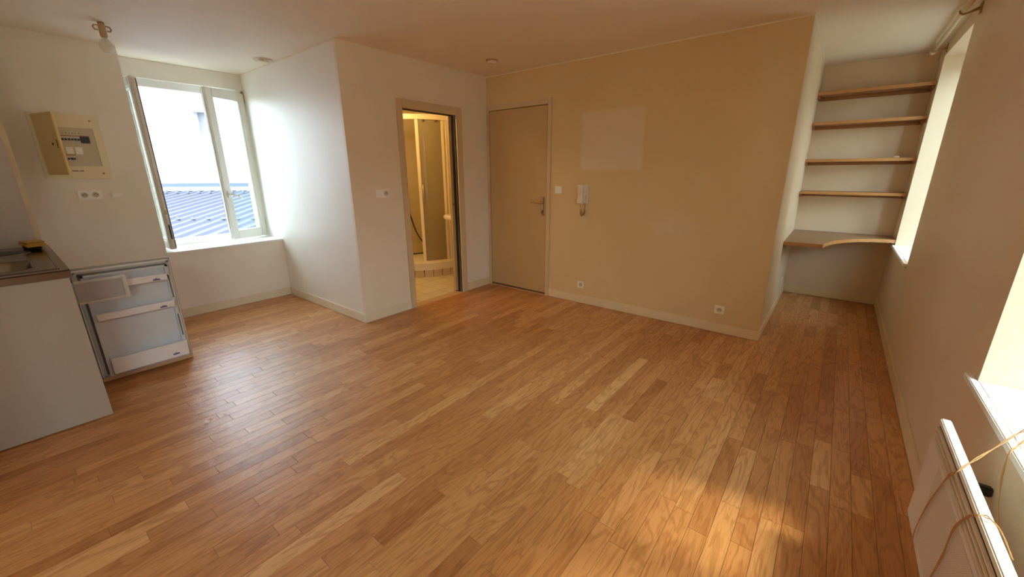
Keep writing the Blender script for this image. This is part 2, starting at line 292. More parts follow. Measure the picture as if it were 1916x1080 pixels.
# ---------------------------------------------------------------- mesh helpers
class MB:
    def __init__(s): s.v = []; s.f = []; s.sm = []
    def add(s, vs, fs, smooth=False):
        o = len(s.v); s.v += [tuple(p) for p in vs]; s.f += [tuple(i+o for i in f) for f in fs]; s.sm += [smooth]*len(fs); return s
    def box(s, x0, x1, y0, y1, z0, z1):
        vs = [(x, y, z) for x in (x0, x1) for y in (y0, y1) for z in (z0, z1)]
        return s.add(vs, [(0, 1, 3, 2), (4, 6, 7, 5), (0, 4, 5, 1), (2, 3, 7, 6), (0, 2, 6, 4), (1, 5, 7, 3)])
    def obox(s, c, ax, hf):
        c = Vector(c); A = [Vector(a).normalized() for a in ax]
        vs = [c + A[0]*hf[0]*i + A[1]*hf[1]*j + A[2]*hf[2]*k for i in (-1, 1) for j in (-1, 1) for k in (-1, 1)]
        return s.add(vs, [(0, 1, 3, 2), (4, 6, 7, 5), (0, 4, 5, 1), (2, 3, 7, 6), (0, 2, 6, 4), (1, 5, 7, 3)])
    def prism(s, poly, axis, a0, a1, smooth=False):
        n = len(poly); vs = []
        for a in (a0, a1):
            for p, q in poly:
                vs.append({'x': (a, p, q), 'y': (p, a, q), 'z': (p, q, a)}[axis])
        fs = [tuple(range(n-1, -1, -1)), tuple(range(n, 2*n))]
        s.add(vs, fs); o = len(s.v) - 2*n
        for i in range(n):
            j = (i+1) % n; s.f.append((o+i, o+j, o+n+j, o+n+i)); s.sm.append(smooth)
        return s
    def tube(s, pts, r, n=8, closed=False):
        pts = [Vector(p) for p in pts]; rings = []; up = None
        for i, p in enumerate(pts):
            a = pts[i-1] if (i or closed) else p; b = pts[(i+1) % len(pts)] if (i < len(pts)-1 or closed) else p
            t = (b-a).normalized()
            if up is None: up = Vector((0, 0, 1)) if abs(t.z) < .9 else Vector((1, 0, 0))
            u = (up - t*up.dot(t))
            if u.length < 1e-5: u = t.orthogonal()
            u.normalize(); v = t.cross(u); up = u
            rr = r[i] if isinstance(r, (list, tuple)) else r
            rings.append([p + (u*math.cos(2*PI*k/n) + v*math.sin(2*PI*k/n))*rr for k in range(n)])
        vs = [q for ring in rings for q in ring]; fs = []
        m = len(rings)
        for i in range(m if closed else m-1):
            for k in range(n):
                i2 = (i+1) % m; k2 = (k+1) % n; fs.append((i*n+k, i*n+k2, i2*n+k2, i2*n+k))
        s.add(vs, fs, True)
        if not closed:
            o = len(s.v) - len(vs)
            s.f.append(tuple(o+k for k in range(n-1, -1, -1))); s.f.append(tuple(o+(m-1)*n+k for k in range(n))); s.sm += [False, False]
        return s
    def lathe(s, prof, c, ax=(0, 0, 1), n=24, smooth=True):
        """prof: list of (radius, height along ax)"""
        ax = Vector(ax).normalized(); u = ax.orthogonal().normalized(); v = ax.cross(u); c = Vector(c)
        vs = []
        for r, h in prof:
            for k in range(n): vs.append(c + ax*h + (u*math.cos(2*PI*k/n) + v*math.sin(2*PI*k/n))*max(r, 1e-5))
        fs = []
        for i in range(len(prof)-1):
            for k in range(n):
                k2 = (k+1) % n; fs.append((i*n+k, i*n+k2, (i+1)*n+k2, (i+1)*n+k))
        return s.add(vs, fs, smooth)
    def mesh(s, name, m, O=(0, 0, 0), bevel=0, seg=2, attr=None):
        me = bpy.data.meshes.new(name)
        me.from_pydata([(p[0]-O[0], p[1]-O[1], p[2]-O[2]) for p in s.v], [], s.f)
        for p, q in zip(me.polygons, s.sm): p.use_smooth = q
        bm = bmesh.new(); bm.from_mesh(me)
        if not attr:
            bmesh.ops.remove_doubles(bm, verts=bm.verts, dist=1e-6) if False else None
        bmesh.ops.recalc_face_normals(bm, faces=bm.faces)
        if bevel:
            es = [e for e in bm.edges if len(e.link_faces) == 2 and e.calc_face_angle(0) > 0.6]
            bmesh.ops.bevel(bm, geom=es, offset=bevel, segments=seg, affect='EDGES', clamp_overlap=True)
        bm.to_mesh(me); bm.free()
        me.materials.append(m)
        return me
    def build(s, name, m, parent=None, bevel=0, seg=2):
        O = (0, 0, 0); q = parent
        while q is not None: O = tuple(O[i] + q.location[i] for i in range(3)); q = q.parent
        me = s.mesh(name, m, O, bevel, seg)
        o = bpy.data.objects.new(name, me); C.objects.link(o); o.parent = parent
        return o
    def single(s, name, m, loc, label, cat, group=None, bevel=0, seg=2):
        me = s.mesh(name, m, loc, bevel, seg); o = bpy.data.objects.new(name, me); C.objects.link(o); o.location = loc
        tag(o, label, cat, group); return o
def tag(o, label, cat, group=None, kind=None):
    o['label'] = label; o['category'] = cat
    if group: o['group'] = group
    if kind: o['kind'] = kind
def thing(name, loc, label, cat, group=None):
    o = bpy.data.objects.new(name, None); o.empty_display_size = 0.05; C.objects.link(o); o.location = loc; tag(o, label, cat, group); return o
def struct(name, mb, m, label, cat, bevel=0):
    o = mb.build(name, m, None, bevel); tag(o, label, cat, None, 'structure'); return o
def structempty(name, loc, label, cat):
    o = thing(name, loc, label, cat); o['kind'] = 'structure'; return o
def copy_tree(o, parent=None):
    c = o.copy(); C.objects.link(c); c.parent = parent
    for ch in list(o.children): copy_tree(ch, c)
    return c
def proj(p):
    d = Vector(p) - Vector((0, 0, CAM_H)); z = d.dot(_f)
    if z < 0.05: return None
    return 958 + F_PX*d.dot(_r)/z, 540 - F_PX*d.dot(_u)/z

# ================================================================ ROOM SHELL
struct('ceiling', MB().box(-5.7, 1.0, -3.0, 6.0, H, H+.12), M['ceiling'], 'cream painted ceiling over the whole room', 'ceiling')
# left wall with the window recess
wl = MB().box(-5.6, XP, -0.7, 0.90, 0, H).box(-5.6, XP, 0.90, YS, 0, 0.64).box(-5.6, -5.42, 0.90, YS, 2.25, H)
struct('wall_left', wl, M['wall_mid'], 'cream wall with the fuse box and the window recess', 'wall')
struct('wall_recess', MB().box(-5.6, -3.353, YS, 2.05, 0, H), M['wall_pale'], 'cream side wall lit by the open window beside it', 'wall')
DY0, DY1, DZ = 2.54, 3.227, 1.956
wb = MB().box(-3.353, XB, YS, DY0, 0, H).box(-3.353, XB, DY0, DY1, DZ, H).box(-3.353, XB, DY1, YB+.08, 0, H)
wb.box(-3.47, -3.44, 2.05, DY0, 0, H).box(-3.47, -3.44, DY0, DY1, DZ+.03, H).box(-3.47, -3.44, DY1+.005, 4.05, 0, H)
wb.box(-3.44, -3.353, YS+.01, DY0-.005, 0, H).box(-3.44, -3.353, DY0-.005, 4.05, DZ+.06, H)
struct('wall_bathroom', wb, M['wall_bath'], 'cream wall with the bathroom doorway in it', 'wall')
EX0, EX1, EZ = -3.284, -2.475, 2.042
we = MB().box(-3.35, EX0, YB, YB+.10, 0, H).box(EX0, EX1, YB, YB+.10, EZ, H).box(EX1, XA, YB, YB+.10, 0, H).box(-3.35, -2.3, YB+.10, YB+.16, 0, H)
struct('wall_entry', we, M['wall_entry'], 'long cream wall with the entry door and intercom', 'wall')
struct('wall_alcove_left', MB().box(XA-.08, XA, YB+.10, YA+.1, 0, H), M['wall'], 'narrow cream return wall on the left of the shelf alcove', 'wall')
struct('wall_alcove_back', MB().box(XA, 0.95, YA, YA+.12, 0, H), M['wall'], 'cream wall behind the shelves and desk', 'wall')
struct('wall_back', MB().box(XP, -2.5, Y0-.12, Y0, 0, H).box(-2.62, -2.5, -2.8, Y0-.12, 0, H).box(-2.62, XR, -2.92, -2.8, 0, H), M['wall'], 'cream walls behind the viewer and the kitchenette', 'wall')
W0 = (-2.60, -0.80, 0.02, 2.20)
W1 = (0.95, 2.04, 0.635, 2.30); W2 = (4.235, 5.25, 0.660, 2.30)
wr = MB()
for y0, y1, z0, z1 in [(-2.95, W0[0], 0, H), (W0[0], W0[1], -.02, W0[2]), (W0[0], W0[1], W0[3], H), (W0[1], W1[0], 0, H), (W1[0], W1[1], 0, W1[2]), (W1[0], W1[1], W1[3], H), (W1[1], W2[0], 0, H), (W2[0], W2[1], 0, W2[2]), (W2[0], W2[1], W2[3], H), (W2[1], 5.75, 0, H)]:
    wr.box(XR, 0.86, y0, y1, z0, z1)
struct('wall_right', wr, M['wall'], 'thick cream wall with two deep window reveals', 'wall')
struct('wall_bathroom_rear', MB().box(-5.05, -4.90, 2.05, 4.07, 0, H).box(-4.90, -3.47, 3.95, 4.07, 0, H), M['bathwall'], 'bathroom walls around the corner shower', 'wall')
struct('ground', MB().box(-40, 40, -40, 40, -3.2, -3.0), M['asphalt'], 'yard ground outside, one storey below', 'ground')

# ---- baseboards
def bb(name, x0, x1, y0, y1, label, m='trim'):
    struct(name, MB().box(x0, x1, y0, y1, 0.002, BH), M[m], label, 'baseboard', 0.003)
bb('baseboard_left', XP, XP+BT, 0.70, YS-BT, 'cream baseboard under the open window')
bb('baseboard_recess', XP+BT, XB+BT, YS-BT, YS, 'cream baseboard along the side wall by the window')
bb('baseboard_bathroom_near', XB, XB+BT, YS, 2.474, 'cream baseboard left of the bathroom doorway')
bb('baseboard_bathroom_far', XB, XB+BT, 3.312, YB-.02, 'short cream baseboard between the two doors', 'trim_entry')
bb('baseboard_entry', -2.428, XA+BT, YB-BT, YB, 'long cream baseboard below the intercom wall', 'trim_entry')
bb('baseboard_alcove_left', XA, XA+BT, YB, YA-BT, 'cream baseboard on the return wall of the alcove', 'trim_entry')
bb('baseboard_alcove_back', XA, XR-BT, YA-BT, YA, 'cream baseboard below the desk', 'trim_entry')
bb('baseboard_right', XR-BT, XR, -.60, YA, 'cream baseboard along the right wall', 'trim_entry')

struct('trim_1', MB().box(XB+.002, XA+.002, YB-.002, YB, H-.011, H), M['trim_pale'], 'thin pale paint line where the intercom wall meets the ceiling', 'trim')
struct('trim_2', MB().box(XB, XB+.002, YS-.002, YB-.002, H-.010, H), M['trim_pale'], 'thin pale paint line above the bathroom doorway', 'trim')
struct('trim_3', MB().box(XL, XB+.002, YS-.0025, YS-.0005, H-.011, H), M['trim_pale'], 'thin pale paint line above the wall beside the window', 'trim')
struct('trim_4', MB().box(XA, XA+.0025, YB, YA, H-.011, H), M['trim_pale'], 'thin pale paint line above the alcove return wall', 'trim')

# ---- floor: oak-look strips, each its own piece
floor = struct('floor', MB().box(-5.2, 0.9, -2.95, 5.7, -0.12, -0.005), M['screed'], 'worn glossy oak strip flooring', 'floor')
SW = 0.0742; pieces = []
def inside(x, y):
    if y > YB and x < XA: return False
    if y > YS and x < XB - .06: return False
    return True
x = XP - 0.03; row = 0
while x < XR + .01:
    yb0 = Y0 if x < -2.5 else -2.8
    y = yb0 - random.random()*.5
    while y < YA:
        ln = random.choice((.32, .45, .55, .62, .75, .9)) + random.uniform(-.04, .04)
        y1 = y + ln
        a, b = max(y, yb0), min(y1, YA+.01)
        xm = x + SW/2
        lim = YA if xm > XA else (YB+.02 if xm > XB - .055 else YS+.01)
        b = min(b, lim)
        if b - a > .02: pieces.append((x, a, b, min(1, max(0, random.gauss(.45, .19)))))
        y = y1
    x += SW; row += 1
def area(p):
    q = [proj(c) for c in ((p[0], p[1], 0), (p[0]+SW, p[1], 0), (p[0]+SW, p[2], 0), (p[0], p[2], 0))]
    if any(k is None for k in q): return 0 if p[2] < .3 else 5e4*(p[2] > .7)
    if all(k[0] < 0 for k in q) or all(k[0] > 1916 for k in q) or all(k[1] > 1080 for k in q): return 0
    q = [(min(1916, max(0, k[0])), min(1080, max(0, k[1]))) for k in q]
    return abs(sum(q[i][0]*q[(i+1) % 4][1] - q[(i+1) % 4][0]*q[i][1] for i in range(4)))/2
pieces.sort(key=area, reverse=True)
def strip(mb, p):
    g = 0.0005; e = 0.0007
    x0, x1, y0, y1 = p[0]+g, p[0]+SW-g, p[1]+g, p[2]-g
    mb.add([(x0+e, y0+e, 0), (x1-e, y0+e, 0), (x1-e, y1-e, 0), (x0+e, y1-e, 0), (x0, y0, -e), (x1, y0, -e), (x1, y1, -e), (x0, y1, -e), (x0, y0, -.005), (x1, y0, -.005), (x1, y1, -.005), (x0, y1, -.005)],
           [(0, 1, 2, 3), (0, 4, 5, 1), (1, 5, 6, 2), (2, 6, 7, 3), (3, 7, 4, 0), (4, 8, 9, 5), (5, 9, 10, 6), (6, 10, 11, 7), (7, 11, 8, 4)])
def tone_attr(me, vals):
    at = me.attributes.new('tone', 'FLOAT', 'FACE'); at.data.foreach_set('value', vals)
for p in pieces[:300]:
    mb = MB(); strip(mb, p); me = bpy.data.meshes.new('floor_strip'); me.from_pydata(mb.v, [], mb.f); me.materials.append(M['floor'])
    tone_attr(me, [p[3]]*9)
    o = bpy.data.objects.new('floor_strip', me); C.objects.link(o); o.parent = floor
mb = MB(); tv = []
for p in pieces[300:]: strip(mb, p); tv += [p[3]]*9
me = bpy.data.meshes.new('floor_strips'); me.from_pydata(mb.v, [], mb.f); me.materials.append(M['floor']); tone_attr(me, tv)
o = bpy.data.objects.new('floor_strips', me); C.objects.link(o); o.parent = floor; o['kind'] = 'stuff'

# ---- bathroom floor
bf = struct('floor.001', MB().box(-4.90, XB-.058, 2.05, 3.95, -0.12, 0.0008), M['grout'], 'cream tiled bathroom floor beyond the doorway', 'floor')
TS = 0.215; y = 2.05
while y < 3.94:
    x = XB-.06
    while x > -4.88:
        x0 = max(x-TS, -4.895); y1 = min(y+TS, 3.945)
        if x - x0 > .03 and y1 - y > .03 and not (x < -4.45 and y > 3.5):
            MB().box(x0+.003, x-.003, y+.003, y1-.003, -.004, .002).build('tile', M['tile'], bf)
        x -= TS
    y += TS

# ---- bathroom doorway with pocket door
d1 = structempty('door_1', (XB, 2.9, 0), 'bathroom doorway with a sliding pocket door pushed almost fully open', 'door')
fw = 0.014
MB().box(XB-.045, XB+fw, 2.475, DY0, .0, DZ+.08).build('frame_jamb', M['frame'], d1, .003)
MB().box(XB-.022, XB+fw, DY1, 3.311, .0, DZ+.08).build('frame_jamb', M['frame'], d1, .003)
MB().box(XB-.022, XB+fw, DY0, DY1, DZ, DZ+.08).build('frame_head', M['frame'], d1, .003)
sd = MB().box(-3.425, -3.388, 3.186, 3.90, 0.015, DZ+.035).build('sliding_leaf', M['door'], d1, .003)
MB().lathe([(0, .004), (.007, .004), (.008, 0)], (-3.388, 3.203, 1.03), (1, 0, 0), 12).build('latch_screw', M['hole'], sd)
MB().lathe([(0, .02), (.014, .02), (.018, .012), (.018, 0)], (-3.388, 3.278, 1.005), (1, 0, 0), 16).build('finger_pull', M['hole'], sd)
MB().box(-3.388, -3.346, DY1-.003, DY1+.006, .012, DZ).box(-3.388, -3.346, DY0, DY1+.006, DZ-.006, DZ+.008).build('gap_shade', M['hole'], d1)  # black strips stand in for the shade in the pocket gap
MB().box(-3.425, XB+.005, DY0, DY1, -.003, .0035).build('threshold', M['rawedge'], d1)

# ---- entry door
d2 = structempty('door_2', (-2.88, YB, 0), 'closed flat beige entry door in the corner', 'door')
MB().box(-3.318, EX0, YB-.016, YB+.04, 0, 2.1).build('frame_jamb', M['frame'], d2, .004)
MB().box(EX1, -2.430, YB-.016, YB+.04, 0, 2.1).build('frame_jamb', M['frame'], d2, .004)
MB().box(EX0, EX1, YB-.016, YB+.04, EZ, 2.1).build('frame_head', M['frame'], d2, .004)
lf = MB().box(EX0+.004, EX1-.005, YB-.004, YB+.036, 0.028, EZ-.005).build('door_leaf', M['door'], d2, .002)
MB().box(EX0, EX1, YB-.012, YB+.04, 0, .010).build('threshold', M['rawedge'], d2, .002)
for z in (.20, 1.02, 1.85):
    MB().lathe([(0, 0), (.009, .002), (.009, .088), (0, .09)], (EX0-.004, YB-.018, z), (0, 0, 1), 10).build('hinge', M['frame'], d2)
hp = MB().box(-2.548, -2.506, YB-.010, YB-.004, .915, 1.115).build('handle_plate', M['brass'], lf, .004)
MB().tube([(-2.527, YB-.008, 1.050), (-2.527, YB-.045, 1.050), (-2.545, YB-.054, 1.051), (-2.60, YB-.054, 1.057), (-2.645, YB-.050, 1.066), (-2.66, YB-.047, 1.068)], [.009, .009, .009, .008, .0075, .006], 10).build('lever_handle', M['brassy'], lf)
MB().lathe([(0, .004), (.008, .004), (.0085, 0)], (-2.527, YB-.010, .962), (0, -1, 0), 12).add([], []).box(-2.531, -2.523, YB-.0135, YB-.010, .932, .960).build('keyhole', M['hole'], lf)

# ---- left window: two casements opening inward, shutter box above
w1 = structempty('window_1', (-5.36, 1.42, .66), 'open two-casement white window at the end of the side wall', 'window')
MB().box(XP-.40, XP+.012, .885, YS, .640, .660).build('sill', M['sill'], w1, .004)
MB().box(-5.42, XL, .90, YS, 2.240, H).build('shutter_box', M['shutterbox'], w1, .003)
fx0, fx1 = -5.40, -5.335
MB().box(fx0, fx1, .90, .965, .66, 2.24).build('frame_jamb', M['pvc'], w1, .004)
MB().box(fx0, fx1, 1.88, YS, .66, 2.24).build('frame_jamb', M['pvc'], w1, .004)
MB().box(fx0, fx1, .965, 1.88, 2.175, 2.24).build('frame_head', M['pvc'], w1, .004)
MB().box(fx0, fx1+.03, .965, 1.88, .66, .722).build('frame_rail', M['pvc'], w1, .006)
MB().box(-5.60, fx0, .90, YS, .62, .648).build('outer_sill', M['sill'], w1)
def casement(hinge, free, z0, z1, side, gear):
    hx, hy = hinge; dv = Vector((free[0]-hx, free[1]-hy, 0)); wd = dv.length; d = dv.normalized(); n = Vector((-d.y, d.x, 0)) * side   # n: room face
    up = Vector((0, 0, 1)); st = .072; th = .052
    def bar(a0, a1, b0, b1, t0=0, t1=th):
        c = Vector((hx, hy, 0)) + d*((a0+a1)/2) + up*((b0+b1)/2) + n*((t0+t1)/2 - th/2)
        return (c, (d, up, n), ((a1-a0)/2, (b1-b0)/2, (t1-t0)/2))
    root = MB().obox(*bar(0, st, z0, z1)).obox(*bar(wd-st, wd, z0, z1)).obox(*bar(st, wd-st, z0, z0+st+.008)).obox(*bar(st, wd-st, z1-st, z1)).build('casement', M['pvc'], w1, .006)
    # glazing beads, rebate strip on the free edge, gasket
    MB().obox(*bar(st, st+.012, z0+st, z1-st, .006, .046)).obox(*bar(wd-st-.012, wd-st, z0+st, z1-st, .006, .046)).obox(*bar(st, wd-st, z0+st+.008, z0+st+.02, .006, .046)).obox(*bar(st, wd-st, z1-st-.012, z1-st, .006, .046)).build('glazing_bead', M['pvc'], root)
    MB().obox(*bar(wd, wd+.010, z0+.01, z1-.012, .012, .034)).build('rebate_strip', M['pvc'], root, .002)
    MB().obox(*bar(wd-.001, wd+.004, z0+.02, z1-.02, .004, .010)).build('gasket', M['seal'], root)
    MB().obox(*bar(st+.005, wd-st-.005, z0+st, z1-st, .018, .034)).build('pane', M['glass'], root)
    if gear:
        MB().obox(*bar(wd+.0095, wd+.0125, z0+.10, z0+.235, .018, .029)).build('lock_keep', M['hole'], root, .001)
        MB().obox(*bar(wd+.0095, wd+.0125, z0+.33, z0+.37, .018, .03)).build('lock_roller', M['brassy'], root, .001)
    return root, Vector((hx, hy, 0)), d, n, wd, th
casement((-5.30, .955), (-4.885, .958), .685, 2.185, -1, True)
rc, hv, d, n, wd, th = casement((-5.295, 1.925), (-5.105, 1.515), .682, 2.207, 1, False)
hc = hv + d*(wd-.036) + n*(th/2) + Vector((0, 0, 1.165))
MB().obox(hc + n*.006, (d, (0, 0, 1), n), (.014, .034, .007)).build('handle_rose', M['pvc'], rc, .003)
MB().tube([hc + n*.01, hc + n*.045, hc + n*.052 - d*.02 + Vector((0, 0, -.003)), hc + n*.052 - d*.075 - Vector((0, 0, .022)), hc + n*.05 - d*.115 - Vector((0, 0, .05))], [.009, .009, .009, .008, .006], 10).build('handle', M['pvc'], rc)
MB().box(-5.315, -5.280, 1.925, YS-.001, 2.12, 2.236).build('corner_gap_shade', M['brown'], w1, .003)  # brown block in place of the shadow gap at the casement corner
for z in (.80, 2.08):
    MB().lathe([(0, 0), (.011, .003), (.011, .07), (0, .073)], (-5.315, 1.934, z), (0, 0, 1), 10).build('hinge', M['brown'], w1)

# ---- right-hand windows in deep reveals
def side_window(name, y0, y1, z0, z1, label, oy0, oy1, ztop):
    r = structempty(name, (.80, (y0+y1)/2, z0), label, 'window')
    MB().box(XR, .78, y0, y1, z0-.02, ztop).box(.482, XR, oy0, oy1, ztop-.024, ztop).build('sill', M['sill'], r, .003)
    fr = MB()
    for a0, a1, b0, b1 in [(y0, y0+.06, z0, z1), (y1-.06, y1, z0, z1), (y0+.06, y1-.06, z0, z0+.07), (y0+.06, y1-.06, z1-.06, z1), ((y0+y1)/2-.05, (y0+y1)/2+.05, z0+.07, z1-.06)]:
        fr.box(.78, .845, a0, a1, b0, b1)
    fr.build('window_frame', M['pvc'], r, .004)
    MB().box(.806, .822, y0+.05, (y0+y1)/2, z0+.06, z1-.05).build('pane', M['glass'], r)
    MB().box(.806, .822, (y0+y1)/2, y1-.05, z0+.06, z1-.05).build('pane', M['glass'], r)
side_window('window_2', W1[0], W1[1], W1[2], W1[3], 'deep window reveal and white sill above the heater', .90, 2.11, .658)
side_window('fill_window', W0[0], W0[1], W0[2], W0[3], 'added tall window behind the viewer, unseen, for fill light', W0[0], W0[1], .03)  # window added behind the camera to let in fill light
side_window('window_3', W2[0], W2[1], W2[2], W2[3], 'tall deep window reveal beside the shelf alcove', 4.235, 5.345, .686)

# ================================================================ OUTSIDE THE RIGHT WINDOWS: unseen houses added to hold back sky and sun
for nm, lb, (a0, a1, b0, b1, zz) in (('sky_block_house', 'low unseen house added to dim the sky at the near windows', (8.5, 16, -12, 3.8, 3.2)),
                                     ('shade_house', 'tall unseen house added to shade the alcove window', (4.4, 16, 4.4, 26, 14.0))):
    hs0 = thing(nm, (12, (b0+b1)/2, -3), lb, 'house')
    MB().box(a0, a1, b0, b1, -3, zz).build('rendered_wall', M['facade'], hs0)
    MB().box(a0-.25, a1+.25, b0, b1, zz, zz+.25).build('roof', M['flash'], hs0)
    yy = b0+1.2
    while yy < b1-1.5:
        z_ = -1.8
        while z_ < zz-2:
            q = MB().box(a0-.03, a0+.02, yy, yy+1.0, z_, z_+1.5).build('window', M['pvc'], hs0)
            MB().box(a0-.04, a0-.03, yy+.08, yy+.92, z_+.08, z_+1.42).build('pane', M['pane'], q)
            z_ += 3.0
        yy += 2.6

# ================================================================ OUTSIDE THE LEFT WINDOW
Fh = Vector((-.6222, .7829, 0)); Hr = Vector((.7829, .6222, 0))
def rp(s_, t, dz=0): p = Hr*s_ + Fh*t; return Vector((p.x, p.y, .571 + .122*(t-8.7) + dz))
roof = thing('metal_roof', tuple(rp(-7.5, 8, -.3)), 'ribbed blue-grey metal roof seen through the open window', 'roof')
mb = MB(); prof = []; s0 = -12.6
while s0 < -3.4:
    for ds, dz in ((0, 0), (.20, 0), (.225, .045), (.265, .045), (.29, 0)): prof.append((s0+ds, dz))
    s0 += .292
vs = [rp(a, t, dz) for t in (5.0, 11.45) for a, dz in prof]; n_ = len(prof)
mb.add(vs, [(i, i+1, n_+i+1, n_+i) for i in range(n_-1)])
o = mb.build('roof_sheet', M['metalroof'], roof)
md = o.modifiers.new('thickness', 'SOLIDIFY'); md.thickness = .006
for t in (7.9, 10.9):
    s0 = -12.6 + .245
    while s0 < -3.6:
        if -11.5 < s0 < -5.0: MB().lathe([(0, .045), (.024, .042), (.028, .018), (.046, .010), (.048, 0)], rp(s0, t, .043), (0, 0, 1), 8).build('roof_screw', M['flash'], roof)
        s0 += .292
MB().obox(rp(-7.8, 11.42, .05), (Hr, Fh, (0, 0, 1)), (4.8, .12, .035)).build('ridge_cap', M['flashlight'], roof)
MB().obox(rp(-7.8, 11.50, .15), (Hr, Fh, (0, 0, 1)), (4.8, .05, .05)).build('flashing', M['flash'], roof)
bd = thing('white_building', tuple(Hr*-7.5 + Fh*11.7 + Vector((0, 0, -3))), 'bright white rendered building behind the ribbed metal roof', 'building')
def wallbox(mb, s0, s1, z0, z1, t0=11.62, t1=12.1): return mb.obox(Hr*((s0+s1)/2) + Fh*((t0+t1)/2) + Vector((0, 0, (z0+z1)/2)), (Hr, Fh, (0, 0, 1)), ((s1-s0)/2, (t1-t0)/2, (z1-z0)/2))
ns0, ns1, nz0, nz1 = -8.60, -8.20, 2.37, 2.97
mb = MB(); wallbox(mb, -17, ns0, -3, 5.2); wallbox(mb, ns1, -2.4, -3, 5.2); wallbox(mb, ns0, ns1, -3, nz0); wallbox(mb, ns0, ns1, nz1, 5.2)
mb.build('rendered_wall', M['render'], bd)
mb = MB(); wallbox(mb, ns0, ns1, nz0, nz1, 11.90, 11.96); q = mb.build('small_window', M['nichegrey'], bd)
mb = MB(); wallbox(mb, ns1-.16, ns1-.05, nz0+.06, nz1-.06, 11.88, 11.90); mb.build('pane', M['pane'], q)

# ================================================================ KITCHENETTE
KX, KY = -3.17, .155
cab = thing('kitchen_cabinet', (-3.78, -.15, 0), 'beige kitchenette base unit with a plain side panel', 'cabinet')
MB().box(KX-.019, KX, Y0+.01, KY, .008, .848).build('side_panel', M['laminate'], cab, .0015)
MB().box(-4.40, -4.381, Y0+.01, KY, .008, .848).build('side_panel', M['laminate'], cab, .0015)
MB().box(-3.775, -3.757, Y0+.01, KY-.02, .008, .848).build('partition', M['laminate'], cab)
MB().box(-4.38, -3.775, Y0+.01, KY-.04, .06, .08).build('bottom_panel', M['laminate'], cab)
MB().box(-4.38, -3.19, KY-.06, KY-.045, .008, .06).build('plinth', M['laminate'], cab)
cd = MB().box(-4.378, -3.778, KY-.018, KY, .07, .840).build('door', M['laminate'], cab, .0015)
MB().tube([(-4.30, KY, .74), (-4.30, KY+.03, .74), (-4.18, KY+.03, .74), (-4.18, KY, .74)], .005, 8).build('handle', M['brass'], cd)
# worktop with pressed sink bowl and hotplate
wt = thing('worktop', (-3.78, -.15, .85), 'stained stainless steel worktop with sink and hotplate', 'worktop')
ZT = .895; x0, x1, y0, y1 = -4.402, KX+.012, Y0+.005, KY+.010
sx0, sx1, sy0, sy1 = -3.70, -3.32, -.33, .055
mb = MB().box(x0, sx0, y0, y1, ZT-.008, ZT).box(sx1, x1, y0, y1, ZT-.008, ZT).box(sx0, sx1, y0, sy0, ZT-.008, ZT).box(sx0, sx1, sy1, y1, ZT-.008, ZT)
mb.build('top_sheet', M['steel'], wt)
MB().box(x1-.004, x1, y0, y1, .85, ZT-.004).box(x0, x1-.004, y1-.004, y1, .85, ZT-.004).build('front_edge', M['steel'], wt)
mb = MB()   # raised drip rim on the sheet
mb.box(x0+.02, x1-.055, y1-.040, y1-.032, ZT, ZT+.004).box(x1-.063, x1-.055, y0+.04, y1-.04, ZT, ZT+.004)
mb.build('drip_rim', M['steel'], wt, .0015)
def rrect(cx, cy, hx, hy, r, n=6):
    out = []
    for k, (sx_, sy_) in enumerate(((1, 1), (-1, 1), (-1, -1), (1, -1))):
        for i in range(n+1):
            a = k*PI/2 + i*PI/2/n; out.append((cx + sx_*(hx-r) + r*math.cos(a), cy + sy_*(hy-r) + r*math.sin(a)))
    return out
mb = MB(); cx, cy = (sx0+sx1)/2, (sy0+sy1)/2; hx, hy = (sx1-sx0)/2, (sy1-sy0)/2
rings = [[(px, py, z) for px, py in rrect(cx, cy, hx*k, hy*k, r)] for k, r, z in ((1.0, .02, ZT-.001), (.97, .06, ZT+.001), (.93, .08, ZT-.012), (.88, .09, ZT-.10), (.80, .10, ZT-.14), (.2, .03, ZT-.148), (.01, .001, ZT-.148))]
vs = [p for r in rings for p in r]; n_ = len(rings[0])
mb.add(vs, [(i*n_+k, i*n_+(k+1) % n_, (i+1)*n_+(k+1) % n_, (i+1)*n_+k) for i in range(len(rings)-1) for k in range(n_)], True)
bowl = mb.build('sink_bowl', M['steel'], wt)
MB().lathe([(0, .004), (.03, .004), (.035, 0)], (cx, cy, ZT-.147), (0, 0, 1), 20).build('drain', M['steel_dark'], bowl)
MB().lathe([(.098, 0), (.098, .003), (.090, .006), (0, .006)], (-4.08, -.045, ZT), (0, 0, 1), 32).build('hotplate', M['castiron'], wt)
MB().lathe([(.098, 0), (.098, .003), (.090, .006), (0, .006)], (-4.12, -.29, ZT), (0, 0, 1), 32).build('hotplate', M['castiron'], wt)
MB().lathe([(.118, 0), (.116, .002), (.098, .002)], (-4.08, -.045, ZT), (0, 0, 1), 32).build('hotplate_ring', M['steel_dark'], wt)
# splash panel standing at the far end of the worktop
sp = thing('splash_panel', (-4.44, -.15, .0), 'tall grey panel closing the far end of the worktop', 'panel')
MB().box(-4.435, -4.412, Y0+.005, .118, .002, 2.05).build('panel_board', M['splash'], sp)
MB().box(-4.437, -4.408, .118, .146, .002, 2.05).build('edge_trim', M['splash_edge'], sp, .002)
